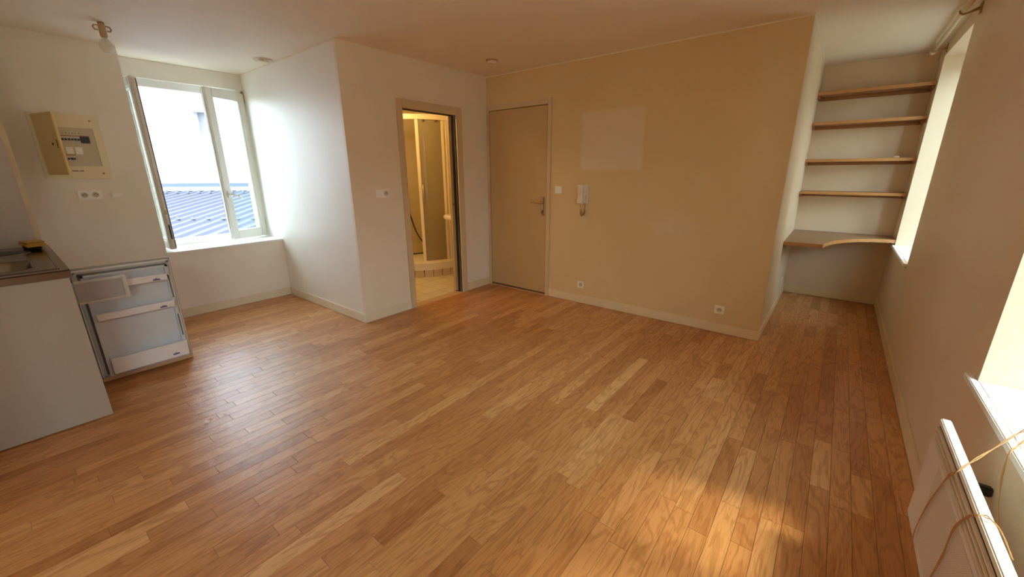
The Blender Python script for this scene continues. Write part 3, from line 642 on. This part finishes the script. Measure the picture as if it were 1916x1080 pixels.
# sponge on top of a dark scouring pad, at the corner of the worktop
mb = MB().box(-4.32, -4.12, .045, .125, ZT+.006, ZT+.022)
o = mb.single('scouring_pad', M['scour'], (-4.22, .085, ZT+.001), 'black crumpled cloth under the yellow sponge on the worktop', 'cloth', None, .006)
md = o.modifiers.new('sub', 'SUBSURF'); md.subdivision_type = 'SIMPLE'; md.levels = md.render_levels = 4
tx = bpy.data.textures.new('crumple', 'CLOUDS'); tx.noise_scale = .03
dm = o.modifiers.new('crumple', 'DISPLACE'); dm.texture = tx; dm.strength = .012; dm.mid_level = .6; dm.texture_coords = 'LOCAL'
spg = thing('sponge', (-4.20, .085, ZT+.026), 'yellow sponge lying on the black cloth on the worktop', 'sponge')
MB().obox((-4.20, .09, ZT+.037), ((1, .12, 0), (-.12, 1, .02), (0, 0, 1)), (.105, .045, .010)).build('foam', M['sponge'], spg, .005)
MB().obox((-4.20, .09, ZT+.052), ((1, .10, .02), (-.10, 1, .02), (0, 0, 1)), (.10, .045, .0045)).build('scrub_layer', mat('sponge_brown_side', (.45, .27, .08), .95, var=.25, scale=80, bump=.6, bscale=300), spg, .002)

# fridge built in under the worktop, door open
fr = thing('refrigerator', (-3.46, -.1, .02), 'small built-in white refrigerator with its door open towards the window', 'refrigerator')
MB().box(-3.75, -3.735, Y0+.03, KY-.03, .03, .835).box(-3.215, -3.20, Y0+.03, KY-.03, .03, .835).box(-3.735, -3.215, Y0+.03, KY-.03, .03, .06).box(-3.735, -3.215, Y0+.03, KY-.03, .80, .835).box(-3.735, -3.215, Y0+.03, Y0+.05, .06, .80).build('body', M['fridge'], fr)
FX = -3.72
def fy(y): return y*FX/-3.78
def fz(z): return CAM_H - (CAM_H-z)*FX/-3.78
dr = MB().box(FX-.030, FX-.006, fy(.192), fy(.698), fz(.012), fz(.778)).build('door', M['fridge'], fr, .006)
MB().box(FX-.052, FX-.031, fy(.186), fy(.705), .006, fz(.79)).build('door_facade', M['facadeboard'], dr, .001)
MB().box(FX-.030, FX-.012, fy(.190), fy(.702), .008, fz(.012)-.001).build('bottom_edge', M['rawedge'], dr, .001)
g = MB()
a0, a1, b0, b1 = fy(.200), fy(.690), fz(.02), fz(.77)
for q in ((a0, a0+.016, b0, b1), (a1-.016, a1, b0, b1), (a0, a1, b0, b0+.014), (a0, a1, b1-.014, b1)): g.box(FX-.006, FX+.004, *q)
g.build('gasket', M['gasket'], dr, .003)
# moulded liner: raised frame around a recessed back
li = MB(); c0, c1, e0, e1 = fy(.228), fy(.674), fz(.03), fz(.745)
li.box(FX-.006, FX+.034, c0, c0+.018, e0, e1).box(FX-.006, FX+.034, c1-.020, c1, e0, e1).box(FX-.006, FX+.034, c0, c1, e1-.014, e1).box(FX-.006, FX+.0, c0, c1, e0, e1)
li.build('door_liner', M['fridge_in'], dr, .004)
gv = MB()
for q in ((c0-.012, c0-.001, e0-.006, e1+.01), (c1+.001, c1+.009, e0-.006, e1+.01), (c0-.012, c1+.009, e1+.001, e1+.010)): gv.box(FX-.006, FX-.001, *q)
gv.build('liner_groove_shade', M['shade_and_support'], dr)  # dark strips imitate the shade between gasket and liner
for zz_ in (.30, .60):
    MB().box(FX+.028, FX+.040, c1-.014, c1-.006, fz(zz_-.10), fz(zz_+.07)).build('shelf_support', M['shade_and_support'], dr, .002)
    MB().box(FX+.028, FX+.034, c1+.000, c1+.004, fz(zz_-.10), fz(zz_+.07)).build('shelf_support', M['fridge'], dr, .001)
def bin_(z0, z1, y0, y1, name):
    b = MB().box(FX+.076, FX+.082, y0, y1, z0, z1).box(FX, FX+.082, y0, y0+.006, z0, z1-.006).box(FX, FX+.082, y1-.006, y1, z0, z1-.006).box(FX, FX+.082, y0, y1, z0, z0+.005)
    o = b.build(name, M['fridge'], dr, .002)
    return o
def crown(z, y):
    t = MB(); X = FX + .0825; h = .010; w_ = .020
    pts = [(y-w_, z-h), (y+w_, z-h), (y+w_, z-h+.004), (y+w_*.75, z+.001), (y+w_*.5, z-h+.006), (y+w_*.3, z+.006), (y+w_*.12, z-h+.007), (y, z+h), (y-w_*.12, z-h+.007), (y-w_*.3, z+.006), (y-w_*.5, z-h+.006), (y-w_*.75, z+.001), (y-w_, z-h+.004)]
    t.prism(pts, 'x', X, X+.0012); t.build('crown_emblem', M['blue'], dr)
kk = (FX+.082)/-3.78
def by(y): return y*kk
def bz(z): return CAM_H - (CAM_H-z)*kk
bin_(bz(.628), bz(.676), by(.24), by(.668), 'door_shelf'); bin_(bz(.418), bz(.468), by(.248), by(.672), 'door_shelf'); bin_(bz(.022), bz(.138), by(.25), by(.688), 'bottle_shelf')
for z, y in ((.648, .600), (.440, .601), (.058, .604)): crown(bz(z), by(y))
fl = MB().box(-3.602, -3.580, .176, .421, .598, .745).build('freezer_flap', M['flapgrip'], fr, .006)
MB().box(-3.580, -3.577, .180, .398, .613, .732).build('flap_panel', mat('flap_grey', (.46, .44, .45), .4, var=.02), fl, .002)
MB().box(-3.580, -3.568, .403, .421, .600, .743).build('flap_grip', M['flapgrip'], fl, .004)

# ================================================================ LEFT WALL FITTINGS
fb = thing('fuse_box', (XP, .478, 1.344), 'ivory fuse box with its yellowed door swung open', 'fuse box')
X = XP
pl = MB(); Y1_, Y2_, Z1_, Z2_ = .285, .671, 1.345, 1.838; wy0, wy1, wz0, wz1 = .335, .625, 1.443, 1.737
for q in ((Y1_, wy0, Z1_, Z2_), (wy1, Y2_, Z1_, Z2_), (wy0, wy1, Z1_, wz0), (wy0, wy1, wz1, Z2_)): pl.box(X, X+.016, *q)
pl.build('surround', M['boxplastic'], fb)
pn = MB().box(X, X+.005, wy0, wy1, wz0, wz1).build('inner_panel', M['boxpanel'], fb)
for zc, ya, yb_ in ((1.648, .37, .590), (1.503, .37, .482)):
    MB().box(X+.005, X+.007, ya, yb_+.004, zc+.024, zc+.031).build('label_strip', M['redstrip'], fb)
n_b = 12; wbk = (.590-.375)/n_b
for i in range(n_b):
    ya = .375 + i*wbk; big = i >= n_b-3
    b_ = MB().box(X+.005, X+.017, ya+.0006, ya+wbk-.0006, 1.622, 1.672).build('circuit_breaker', M['breakerdark'] if big else M['breaker'], fb)
    MB().box(X+.017, X+.026, ya+.003, ya+wbk-.003, 1.640, 1.655).build('toggle', M['breakerdark'], b_)
for i in range(5):
    ya = .40 + i*.0164
    b_ = MB().box(X+.005, X+.017, ya+.0006, ya+.0158, 1.480, 1.524).build('circuit_breaker', M['breaker'], fb)
    if i: MB().box(X+.017, X+.026, ya+.003, ya+.0135, 1.493, 1.507).build('toggle', M['breakerdark'], b_)
MB().box(X+.005, X+.009, .486, .60, 1.480, 1.526).build('blank_cover', M['boxpanel'], fb, .001)
for ya, yb_ in ((.442, .482), (.494, .534)): MB().box(X+.005, X+.0075, ya, yb_, 1.536, 1.590).build('paper_label', M['paper'], fb)
mk = MB()
for i in range(9): mk.box(X+.005, X+.0056, .39+i*.018, .398+i*.018, 1.694, 1.699)
for i in range(3): mk.box(X+.005, X+.0056, .393+i*.016, .401+i*.016, 1.540, 1.545)
mk.build('printed_marks', mat('print_grey', (.25, .21, .16), .6), fb)['kind'] = 'stuff'
lt = MB()
for i in range(13):
    if i != 7: lt.box(X+.016, X+.0166, .440+i*.0052, .4435+i*.0052, 1.402, 1.411)
lt.build('maker_lettering', M['breakerdark'], fb)['kind'] = 'stuff'
for y_, z_ in ((.619, 1.795), (.619, 1.386)): MB().lathe([(0, .003), (.006, .003), (.007, 0)], (X+.016, y_, z_), (1, 0, 0), 12).build('cover_screw', M['brown'], fb)
ang = math.radians(74); dd = Vector((math.sin(ang), math.cos(ang), 0)); nn = Vector((math.cos(ang), -math.sin(ang), 0))
dc = Vector((X+.018, .312, 1.598)) + dd*.155
dbox = MB().obox(dc, (dd, (0, 0, 1), nn), (.155, .222, .008)).build('door', M['boxyellow'], fb, .004)
MB().obox(dc + nn*.009 + dd*.125, (dd, (0, 0, 1), nn), (.010, .03, .0015)).build('door_grip', M['brown'], dbox)
MB().lathe([(0, .004), (.008, .004), (.009, 0)], dc + nn*.008 + dd*.06, nn, 14).build('lock', M['hole'], dbox)

def wall_socket(loc, ax_n, ax_u, name, label, group=None, w_=.080, h_=.074, gang=1, m=None):
    """ax_n out of the wall, ax_u sideways"""
    n_, u_ = Vector(ax_n), Vector(ax_u); z_ = Vector((0, 0, 1)); o = thing(name, loc, label, 'socket', group); P = Vector(loc)
    MB().obox(P + n_*.005, (u_, z_, n_), (w_*gang/2, h_/2, .005)).build('plate', m or M['plate'], o, .003)
    for g_ in range(gang):
        c_ = P + u_*((g_-(gang-1)/2)*w_*.92)
        MB().lathe([(.021, .0101), (.020, .0112), (.018, .0104), (0, .0104)], c_, n_, 24).build('socket_well', M['boxpanel'], o)
        for k in (-1, 1): MB().lathe([(0, .0016), (.0032, .0016), (.0032, 0)], c_ + n_*.0104 + u_*.0095*k, n_, 8).build('pin_hole', M['hole'], o)
        MB().lathe([(0, .012), (.0026, .0115), (.0026, 0)], c_ + n_*.0104 + z_*.009, n_, 8).build('earth_pin', M['brown'], o)
    return o
wall_socket((XP, .502, 1.215), (1, 0, 0), (0, 1, 0), 'double_socket', 'double power socket right under the fuse box', None, .072, .076, 2, M['platewhite'])
tb = thing('phone_socket', (XP, .666, 1.212), 'small cream box beside the double socket under the fuse box', 'socket')
MB().box(XP, XP+.012, .630, .702, 1.184, 1.240).build('plate', M['plate'], tb, .003)
MB().box(XP+.012, XP+.024, .636, .696, 1.190, 1.222).build('cover', M['platewhite'], tb, .004)
sw = thing('switch_and_socket', (XB, 2.249, 1.193), 'switch and socket in one plate left of the bathroom door', 'switch')
MB().box(XB, XB+.010, 2.178, 2.320, 1.156, 1.230).build('plate', M['platewhite'], sw, .003)
MB().box(XB+.010, XB+.014, 2.192, 2.236, 1.170, 1.216).build('rocker', M['platewhite'], sw, .0015)
P = Vector((XB, 2.284, 1.193))
MB().lathe([(.0235, .0101), (.0225, .0115), (.019, .0104), (0, .0104)], P, (1, 0, 0), 24).build('socket_well', M['boxpanel'], sw)
for k in (-1, 1): MB().lathe([(0, .0016), (.0032, .0016), (.0032, 0)], P + Vector((.0104, .0095*k, 0)), (1, 0, 0), 8).build('pin_hole', M['hole'], sw)
MB().lathe([(0, .012), (.0026, .0115), (.0026, 0)], P + Vector((.0104, 0, .009)), (1, 0, 0), 8).build('earth_pin', M['hole'], sw)

ls = thing('light_switch', (-2.328, YB, 1.192), 'single light switch between the entry door and intercom', 'switch')
MB().box(-2.369, -2.287, YB-.010, YB, 1.155, 1.230).build('plate', M['platewhite'], ls, .003)
MB().box(-2.350, -2.306, YB-.014, YB-.010, 1.170, 1.214).build('rocker', M['platewhite'], ls, .0015)
wall_socket((-2.016, YB, .206), (0, -1, 0), (1, 0, 0), 'wall_socket', 'single socket low on the wall below the intercom')
wall_socket((-.646, YB, .212), (0, -1, 0), (1, 0, 0), 'wall_socket', 'single socket above the baseboard near the wall corner')
wall_socket((XA, 5.13, .226), (1, 0, 0), (0, 1, 0), 'wall_socket', 'socket on the return wall beneath the desk')

# intercom handset
ic = thing('intercom', (-2.02, YB, 1.06), 'cream intercom handset hanging on the wall with coiled cord', 'intercom')
MB().box(-2.078, -1.972, YB-.024, YB, 1.066, 1.250).build('base_plate', M['phone'], ic, .008, 3)
hs = []
for z_, d_, xw in ((1.058, .052, .030), (1.075, .066, .033), (1.105, .062, .033), (1.130, .050, .029), (1.185, .050, .028), (1.210, .062, .031), (1.240, .064, .031), (1.256, .05, .027)): hs.append((z_, d_, xw))
mb = MB(); vs = []; n_ = 12
for z_, d_, xw in hs:
    for k in range(n_):
        a = 2*PI*k/n_; cx_, cy_ = math.cos(a), math.sin(a)
        px = -2.046 + xw*math.copysign(abs(cx_)**.5, cx_); py = YB - .024 - (d_-.024)/2 - (d_-.024)/2*math.copysign(abs(cy_)**.5, cy_)
        vs.append((px, py, z_))
fs = [(i*n_+k, i*n_+(k+1) % n_, (i+1)*n_+(k+1) % n_, (i+1)*n_+k) for i in range(len(hs)-1) for k in range(n_)] + [tuple(range(n_)), tuple(range((len(hs)-1)*n_, len(hs)*n_))]
mb.add(vs, fs, True); mb.build('handset', M['phone'], ic)
MB().box(-2.004, -1.984, YB-.027, YB-.024, 1.09, 1.15).build('call_button', M['boxpanel'], ic, .001)
pts = []
for i in range(241):
    t = i/240; a = 2*PI*t*15
    # hanging U of the coil
    th_ = PI*t; cxp = -2.023 - .022*math.cos(th_); czp = .975 - .030*math.sin(th_) + .045*abs(2*t-1)**2
    r_ = .011*min(1, 6*t, 6*(1-t))
    pts.append((cxp + r_*math.cos(a), YB - .020 - r_*math.sin(a)*.9, czp + r_*.6*math.cos(a)))
pts = [(-2.046, YB-.04, 1.058), (-2.046, YB-.03, 1.04)] + pts + [(-2.001, YB-.018, 1.04), (-2.0, YB-.012, 1.066)]
MB().tube(pts, .0026, 6).build('coiled_cord', M['coil'], ic)

# ================================================================ CEILING FITTINGS
bl = thing('ceiling_bulb', (-4.25, .728, H), 'bare bulb in a tan holder hanging from the ceiling', 'light bulb')
bx, by_ = -4.25, .735
MB().lathe([(0, 0), (.018, 0), (.020, -.02), (.020, -.085), (.017, -.092), (0, -.092)], (bx, by_, H), (0, 0, 1), 18).build('holder', M['fitting'], bl)
for k in (-1, 1):
    MB().tube([(bx, by_+.018*k, H-.020), (bx, by_+.040*k, H-.022), (bx, by_+.047*k, H-.035), (bx, by_+.040*k, H-.050), (bx, by_+.024*k, H-.050)], .005, 8).build('holder_hook', M['fitting'], bl)
g_ = MB().lathe([(.014, -.090), (.016, -.100), (.026, -.112), (.036, -.130), (.040, -.150), (.036, -.170), (.024, -.186), (.010, -.193), (0, -.194)], (bx, by_, H), (0, 0, 1), 28).build('glass_globe', M['bulbglass'], bl)
MB().lathe([(0, -.095), (.006, -.10), (.004, -.135), (.0, -.14)], (bx, by_, H), (0, 0, 1), 10).tube([(bx-.012, by_, H-.148), (bx-.004, by_, H-.138), (bx+.004, by_, H-.138), (bx+.012, by_, H-.148)], .0012, 5).build('filament_stem', M['paper'], bl)

vt = thing('ceiling_vent', (-4.43, 1.845, H), 'round cream air vent on the ceiling near the window', 'vent')
MB().lathe([(0, -.002), (.055, -.002), (.075, -.004), (.084, -.012), (.086, 0)], (-4.43, 1.845, H), (0, 0, 1), 32).build('vent_ring', M['ventplastic'], vt)
MB().lathe([(.012, -.002), (.012, -.018), (.050, -.018), (.053, -.022), (.046, -.028), (0, -.030)], (-4.43, 1.845, H), (0, 0, 1), 32).build('vent_disc', M['ventplastic'], vt)
sm = thing('smoke_detector', (-2.80, 3.23, H), 'small round cream smoke detector on the ceiling above the doors', 'smoke detector')
MB().lathe([(.058, 0), (.058, -.008), (.050, -.012)], (-2.80, 3.23, H), (0, 0, 1), 28).build('mounting_base', M['fitting'], sm)
MB().lathe([(.046, -.008), (.047, -.026), (.040, -.034), (0, -.036)], (-2.80, 3.23, H), (0, 0, 1), 28).build('cover', M['ventplastic'], sm)
MB().lathe([(0, -.037), (.005, -.036), (.006, -.032)], (-2.785, 3.205, H), (0, 0, 1), 10).build('sensor', M['hole'], sm)

# ================================================================ ALCOVE
names = ['topmost of the four honey wood shelves in the alcove', 'second honey wood shelf from the ceiling in the alcove', 'third honey wood shelf from the ceiling in the alcove', 'lowest thin honey wood shelf above the alcove desk']
for z_, lb in zip((2.121, 1.842, 1.487, 1.166), names):
    sh = thing('wall_shelf', (.086, YA-.12, z_-.028), lb, 'shelf', 'shelves in the alcove')
    MB().box(XA+.002, XR-.003, 5.338, YA-.002, z_-.028, z_).build('board', M['shelfwood'], sh, .001)
    MB().box(XA+.002, XR-.003, 5.330, 5.338, z_-.0285, z_+.0005).build('front_edging', M['shelfedge'], sh, .002)
    for xx in (XA+.002, XR-.022): MB().box(xx, xx+.018, 5.36, YA-.004, z_-.055, z_-.0285).build('support_batten', M['shelfwood'], sh, .001)
    MB().box(XA+.021, XR-.023, YA-.020, YA-.002, z_-.058, z_-.0285).build('back_batten', M['shelfwood'], sh, .001)
small = MB().lathe([(0, 0), (.020, 0), (.024, .008), (.016, .016), (0, .019)], (.37, 5.40, 1.488), (0, 0, 1), 14)
small.single('knob', M['ventplastic'], (.37, 5.40, 1.488), 'tiny pale knob lying on the third shelf', 'knob')
dk = thing('corner_desk', (.05, 5.1, .74), 'brown built-in desk board with a curved front edge', 'desk')
zt = .735; yl = 4.54
poly = [(XA+.002, YA-.003), (XA+.002, yl), (-.045, yl+.012)]
cvx = [(-.036, 4.55), (-.02, 4.64), (.02, 4.80), (.07, 4.92), (.14, 5.04), (.22, 5.135), (.31, 5.20), (.40, 5.24), (XR-.004, 5.262)]
poly += cvx + [(XR-.004, YA-.003)]
MB().prism(poly[::-1], 'z', zt-.030, zt).build('desk_top', M['desktop'], dk, .0015)
edge = [poly[1], poly[2]] + cvx
mb = MB()
for i in range(len(edge)-1):
    a, b = Vector((*edge[i], 0)), Vector((*edge[i+1], 0)); t = (b-a).normalized(); nrm = Vector((t.y, -t.x, 0))
    mb.obox((a+b)/2 + nrm*.002 + Vector((0, 0, zt-.015)), (t, nrm, (0, 0, 1)), ((b-a).length/2+.0005, .0025, .0158))
mb.build('edge_band', M['shelfedge'], dk)
MB().box(XA+.002, XA+.022, yl+.02, YA-.01, zt-.055, zt-.031).build('support_batten', M['shelfwood'], dk, .001)
MB().box(XR-.024, XR-.002, 5.29, YA-.01, zt-.055, zt-.031).build('support_batten', M['shelfwood'], dk, .001)

# curtain rod
RX, RZ = .428, 2.352
cr = thing('curtain_rod', (XR, 4.6, RZ), 'cream curtain rod on brown brackets above the alcove window', 'curtain rod')
MB().tube([(RX, 3.60, RZ), (RX, 5.27, RZ)], .013, 14).build('rod', M['rod'], cr)
MB().tube([(RX, 3.60, RZ), (RX, 4.85, RZ)], .0155, 14).build('rod_sleeve', M['rod'], cr)
MB().lathe([(.014, -.03), (.021, -.028), (.024, 0), (.022, .022), (.012, .034), (0, .036)], (RX, 5.29, RZ), (0, 1, 0), 18).build('finial', M['rod'], cr)
for yb in (4.10, 5.21):
    MB().box(XR-.008, XR, yb-.020, yb+.020, RZ-.034, RZ+.034).build('bracket_plate', M['brown'], cr, .003)
    MB().tube([(XR-.006, yb, RZ), (XR-.03, yb, RZ-.006), (RX+.018, yb, RZ-.018), (RX, yb, RZ-.022), (RX-.018, yb, RZ-.012), (RX-.022, yb, RZ+.004)], [.012, .008, .006, .006, .006, .005], 8).build('bracket_arm', M['brown'], cr)

# ================================================================ HEATER AND CORDS
ht = thing('wall_heater', (.42, 1.25, .24), 'white electric panel heater mounted under the right window', 'heater')
hy0, hy1 = .72, 1.722
MB().box(.3775, .402, hy0, hy1, .602, .622).box(.386, .402, hy0, hy1, .255, .602).build('back_casing', M['heater'], ht, .003)
MB().box(.380, .386, hy0+.004, hy1-.010, .552, .602).build('air_channel', M['hole'], ht)
for zz_ in (.553, .5705, .588): MB().box(.3725, .3795, hy0+.004, hy1-.016, zz_, zz_+.0115).build('channel_slat', M['heaterside'], ht, .002)
sec = [(.386, .247), (.378, .247), (.372, .253), (.3715, .262), (.3715, .542), (.373, .549), (.378, .551), (.386, .551)]
MB().prism(sec, 'y', hy0, hy1-.004).build('front_shell', M['heatershade'], ht, .001)
MB().box(.3703, .3718, hy0+.06, hy1-.16, .285, .535).build('perforated_grille', M['perf'], ht)
for yb_ in (.90, 1.62): MB().box(.402, XR-.001, yb_, yb_+.022, .455, .485).build('wall_bracket', M['hole'], ht, .004)
MB().box(.3795, .386, hy1-.010, hy1-.001, .27, .60).build('end_cap', M['heaterside'], ht, .001)

def ray(px, py, xx, ax=0):
    if ax == 'z':
        d = _f + _r*((px-958)/F_PX) - _u*((py-540)/F_PX); t = (xx-CAM_H)/d.z; return Vector((0, 0, CAM_H)) + d*t
    d = _f + _r*((px-958)/F_PX) - _u*((py-540)/F_PX); t = xx/d.x; return Vector((0, 0, CAM_H)) + d*t
def smooth(pts, k=6):
    out = []; P_ = [pts[0]] + pts + [pts[-1]]
    for i in range(1, len(P_)-2):
        p0, p1, p2, p3 = P_[i-1], P_[i], P_[i+1], P_[i+2]
        for j in range(k):
            t = j/k; out.append(.5*((2*p1) + (p2-p0)*t + (2*p0-5*p1+4*p2-p3)*t*t + (3*p1-p0-3*p2+p3)*t**3))
    return out + [pts[-1]]
def cord(name, spec, label, off):
    base = smooth([ray(*s_) for s_ in spec], 8)
    o = thing(name, tuple(base[0]), label, 'cord', 'cords draped over the heater')
    for k in (0, 1):
        pts = []
        for i, p in enumerate(base):
            a = i*.55
            pts.append(p + Vector((0, off*.7*(k-.5)*2 + .0012*math.sin(a+k*PI), .0012*math.cos(a+k*PI))))
        MB().tube(pts, .0013, 6).build('strand', M['cord'], o)
    return o
cord('cord', [(1945, 792, .50), (1916, 806, .665, 'z'), (1895, 817, .668, 'z'), (1860, 839, .652, 'z'), (1822, 862, .634, 'z'), (1806, 872, .628, 'z'), (1788, 884, .620, 'z'), (1773, 893, .366), (1741, 936, .365), (1714, 987, .364), (1704, 1028, .362), (1704, 1058, .362), (1711, 1085, .363), (1730, 1120, .364)], 'twin copper-coloured cord running from the sill over the heater front', .0035)
cord('cord', [(1950, 800, .56), (1916, 826, .666, 'z'), (1901, 838, .662, 'z'), (1888, 850, .474), (1874, 895, .470), (1867, 950, .468), (1868, 985, .467)], 'twin cord hanging down behind the heater from the sill', .003)
cord('cord', [(1895, 1048, .425), (1888, 1030, .422), (1874, 997, .414), (1856, 974, .630, 'z'), (1842, 966, .630, 'z'), (1824, 964, .626, 'z'), (1806, 970, .370), (1783, 992, .366), (1763, 1040, .365), (1741, 1080, .365), (1720, 1120, .365)], 'twin copper-coloured cord looped over the heater top at the frame bottom', .0035)

# ================================================================ BATHROOM
sh = thing('shower_cabin', (-4.78, 3.86, 0), 'quadrant shower with cream profiles and frosted panels in the bathroom', 'shower')
ccx, ccy = -4.78, 3.866
def arc(r, a0, a1, n): return [(ccx + r*math.cos(a0+(a1-a0)*i/n), ccy + r*math.sin(a0+(a1-a0)*i/n)) for i in range(n+1)]
def quad(r): return [(-4.899, 3.949), (-4.899, ccy-r)] + arc(r, -PI/2, 0, 24) + [(ccx+r, 3.949)]
MB().prism(quad(.735), 'z', .10, .20).build('shower_tray', M['tray'], sh, .006)
MB().prism(quad(.755), 'z', .185, .205).build('tray_rim', M['tray'], sh, .006)
na = 9
for i in range(na):
    a0, a1 = -PI/2 + PI/2*i/na + .006, -PI/2 + PI/2*(i+1)/na - .006
    o_ = arc(.72, a0, a1, 3); in_ = arc(.69, a0, a1, 3)[::-1]
    MB().prism(o_ + in_, 'z', .004, .10).build('plinth_tile', M['plinthtile'], sh)
def curved(r, a0, a1, z0, z1, th_, n=24):
    return MB().prism(arc(r+th_/2, a0, a1, n) + arc(r-th_/2, a0, a1, n)[::-1], 'z', z0, z1)
curved(.70, -PI/2, 0, 2.005, 2.065, .04).build('top_rail', M['showertrim'], sh, .003)
curved(.70, -PI/2, 0, .205, .225, .03).build('bottom_rail', M['showertrim'], sh, .002)
def ang_of(px, py, z, r=.70):
    best = None
    for i in range(900):
        a = -PI/2 + PI/2*i/900; q = proj((ccx+r*math.cos(a), ccy+r*math.sin(a), z)); e_ = abs(q[0]-px)
        if best is None or e_ < best[0]: best = (e_, a)
    return best[1]
aA = ang_of(778, 226, 2.0); aB = ang_of(826, 226, 2.0)
for a, w_ in ((aA, .020), (aB, .018), (aB+.075, .010), (-.01, .02)):
    c_ = Vector((ccx+.70*math.cos(a), ccy+.70*math.sin(a), 1.115)); rr_ = Vector((math.cos(a), math.sin(a), 0)); tt = Vector((-rr_.y, rr_.x, 0))
    MB().obox(c_, (tt, rr_, (0, 0, 1)), (w_, .012, .89)).build('post', M['showertrim'], sh, .003)
curved(.70, aA+.02, aB-.02, .225, 2.005, .006).build('door_panel', M['frost'], sh)
curved(.70, aB+.10, -.03, .225, 2.005, .006).build('fixed_panel', M['frost'], sh)
ah = aA + .045; c_ = Vector((ccx+.735*math.cos(ah), ccy+.735*math.sin(ah), 0))
MB().tube([(ccx+.70*math.cos(ah), ccy+.70*math.sin(ah), 1.02), (c_.x, c_.y, 1.02), (c_.x, c_.y, 1.22), (ccx+.70*math.cos(ah), ccy+.70*math.sin(ah), 1.22)], .007, 8).build('door_handle', M['brass'], sh)
for a in (aA+.12, aB-.12): MB().lathe([(0, -.012), (.016, -.012), (.016, .012), (0, .012)], (ccx+.70*math.cos(a), ccy+.70*math.sin(a), 1.995), (math.cos(a), math.sin(a), 0), 12).build('roller', M['seal'], sh)
hz = smooth([Vector(p) for p in [(-4.86, 3.55, 1.12), (-4.83, 3.60, 1.05), (-4.80, 3.66, .85), (-4.77, 3.74, .55), (-4.74, 3.84, .36), (-4.71, 3.885, .27), (-4.72, 3.84, .225), (-4.76, 3.72, .22), (-4.80, 3.64, .22)]], 6)
hs_ = MB().tube(hz, .010, 8).single('shower_hose', M['hose'], (-4.86, 3.55, .22), 'dark shower hose hanging down inside the shower cabin', 'hose')
wbn = thing('wash_basin', (-3.80, 3.80, .70), 'white bathroom basin seen at the edge of the doorway', 'basin')
poly = [(-3.52, 3.949), (-3.52, 3.62)] + [(-3.755 + .235*math.cos(a), 3.62 + .13*math.sin(a)) for a in [-PI*i/12 for i in range(1, 12)]] + [(-3.99, 3.62), (-3.99, 3.949)]
MB().prism(poly, 'z', .80, .85).build('basin_rim', M['ceramic'], wbn, .012, 3)
MB().lathe([(0, .62), (.07, .64), (.15, .72), (.19, .802)], (-3.755, 3.745, 0), (0, 0, 1), 24).build('basin_bowl', M['ceramic'], wbn)
MB().tube([(-3.755, 3.92, .85), (-3.755, 3.92, .96), (-3.755, 3.86, .985), (-3.755, 3.81, .965)], .011, 10).build('tap', M['brass'], wbn)
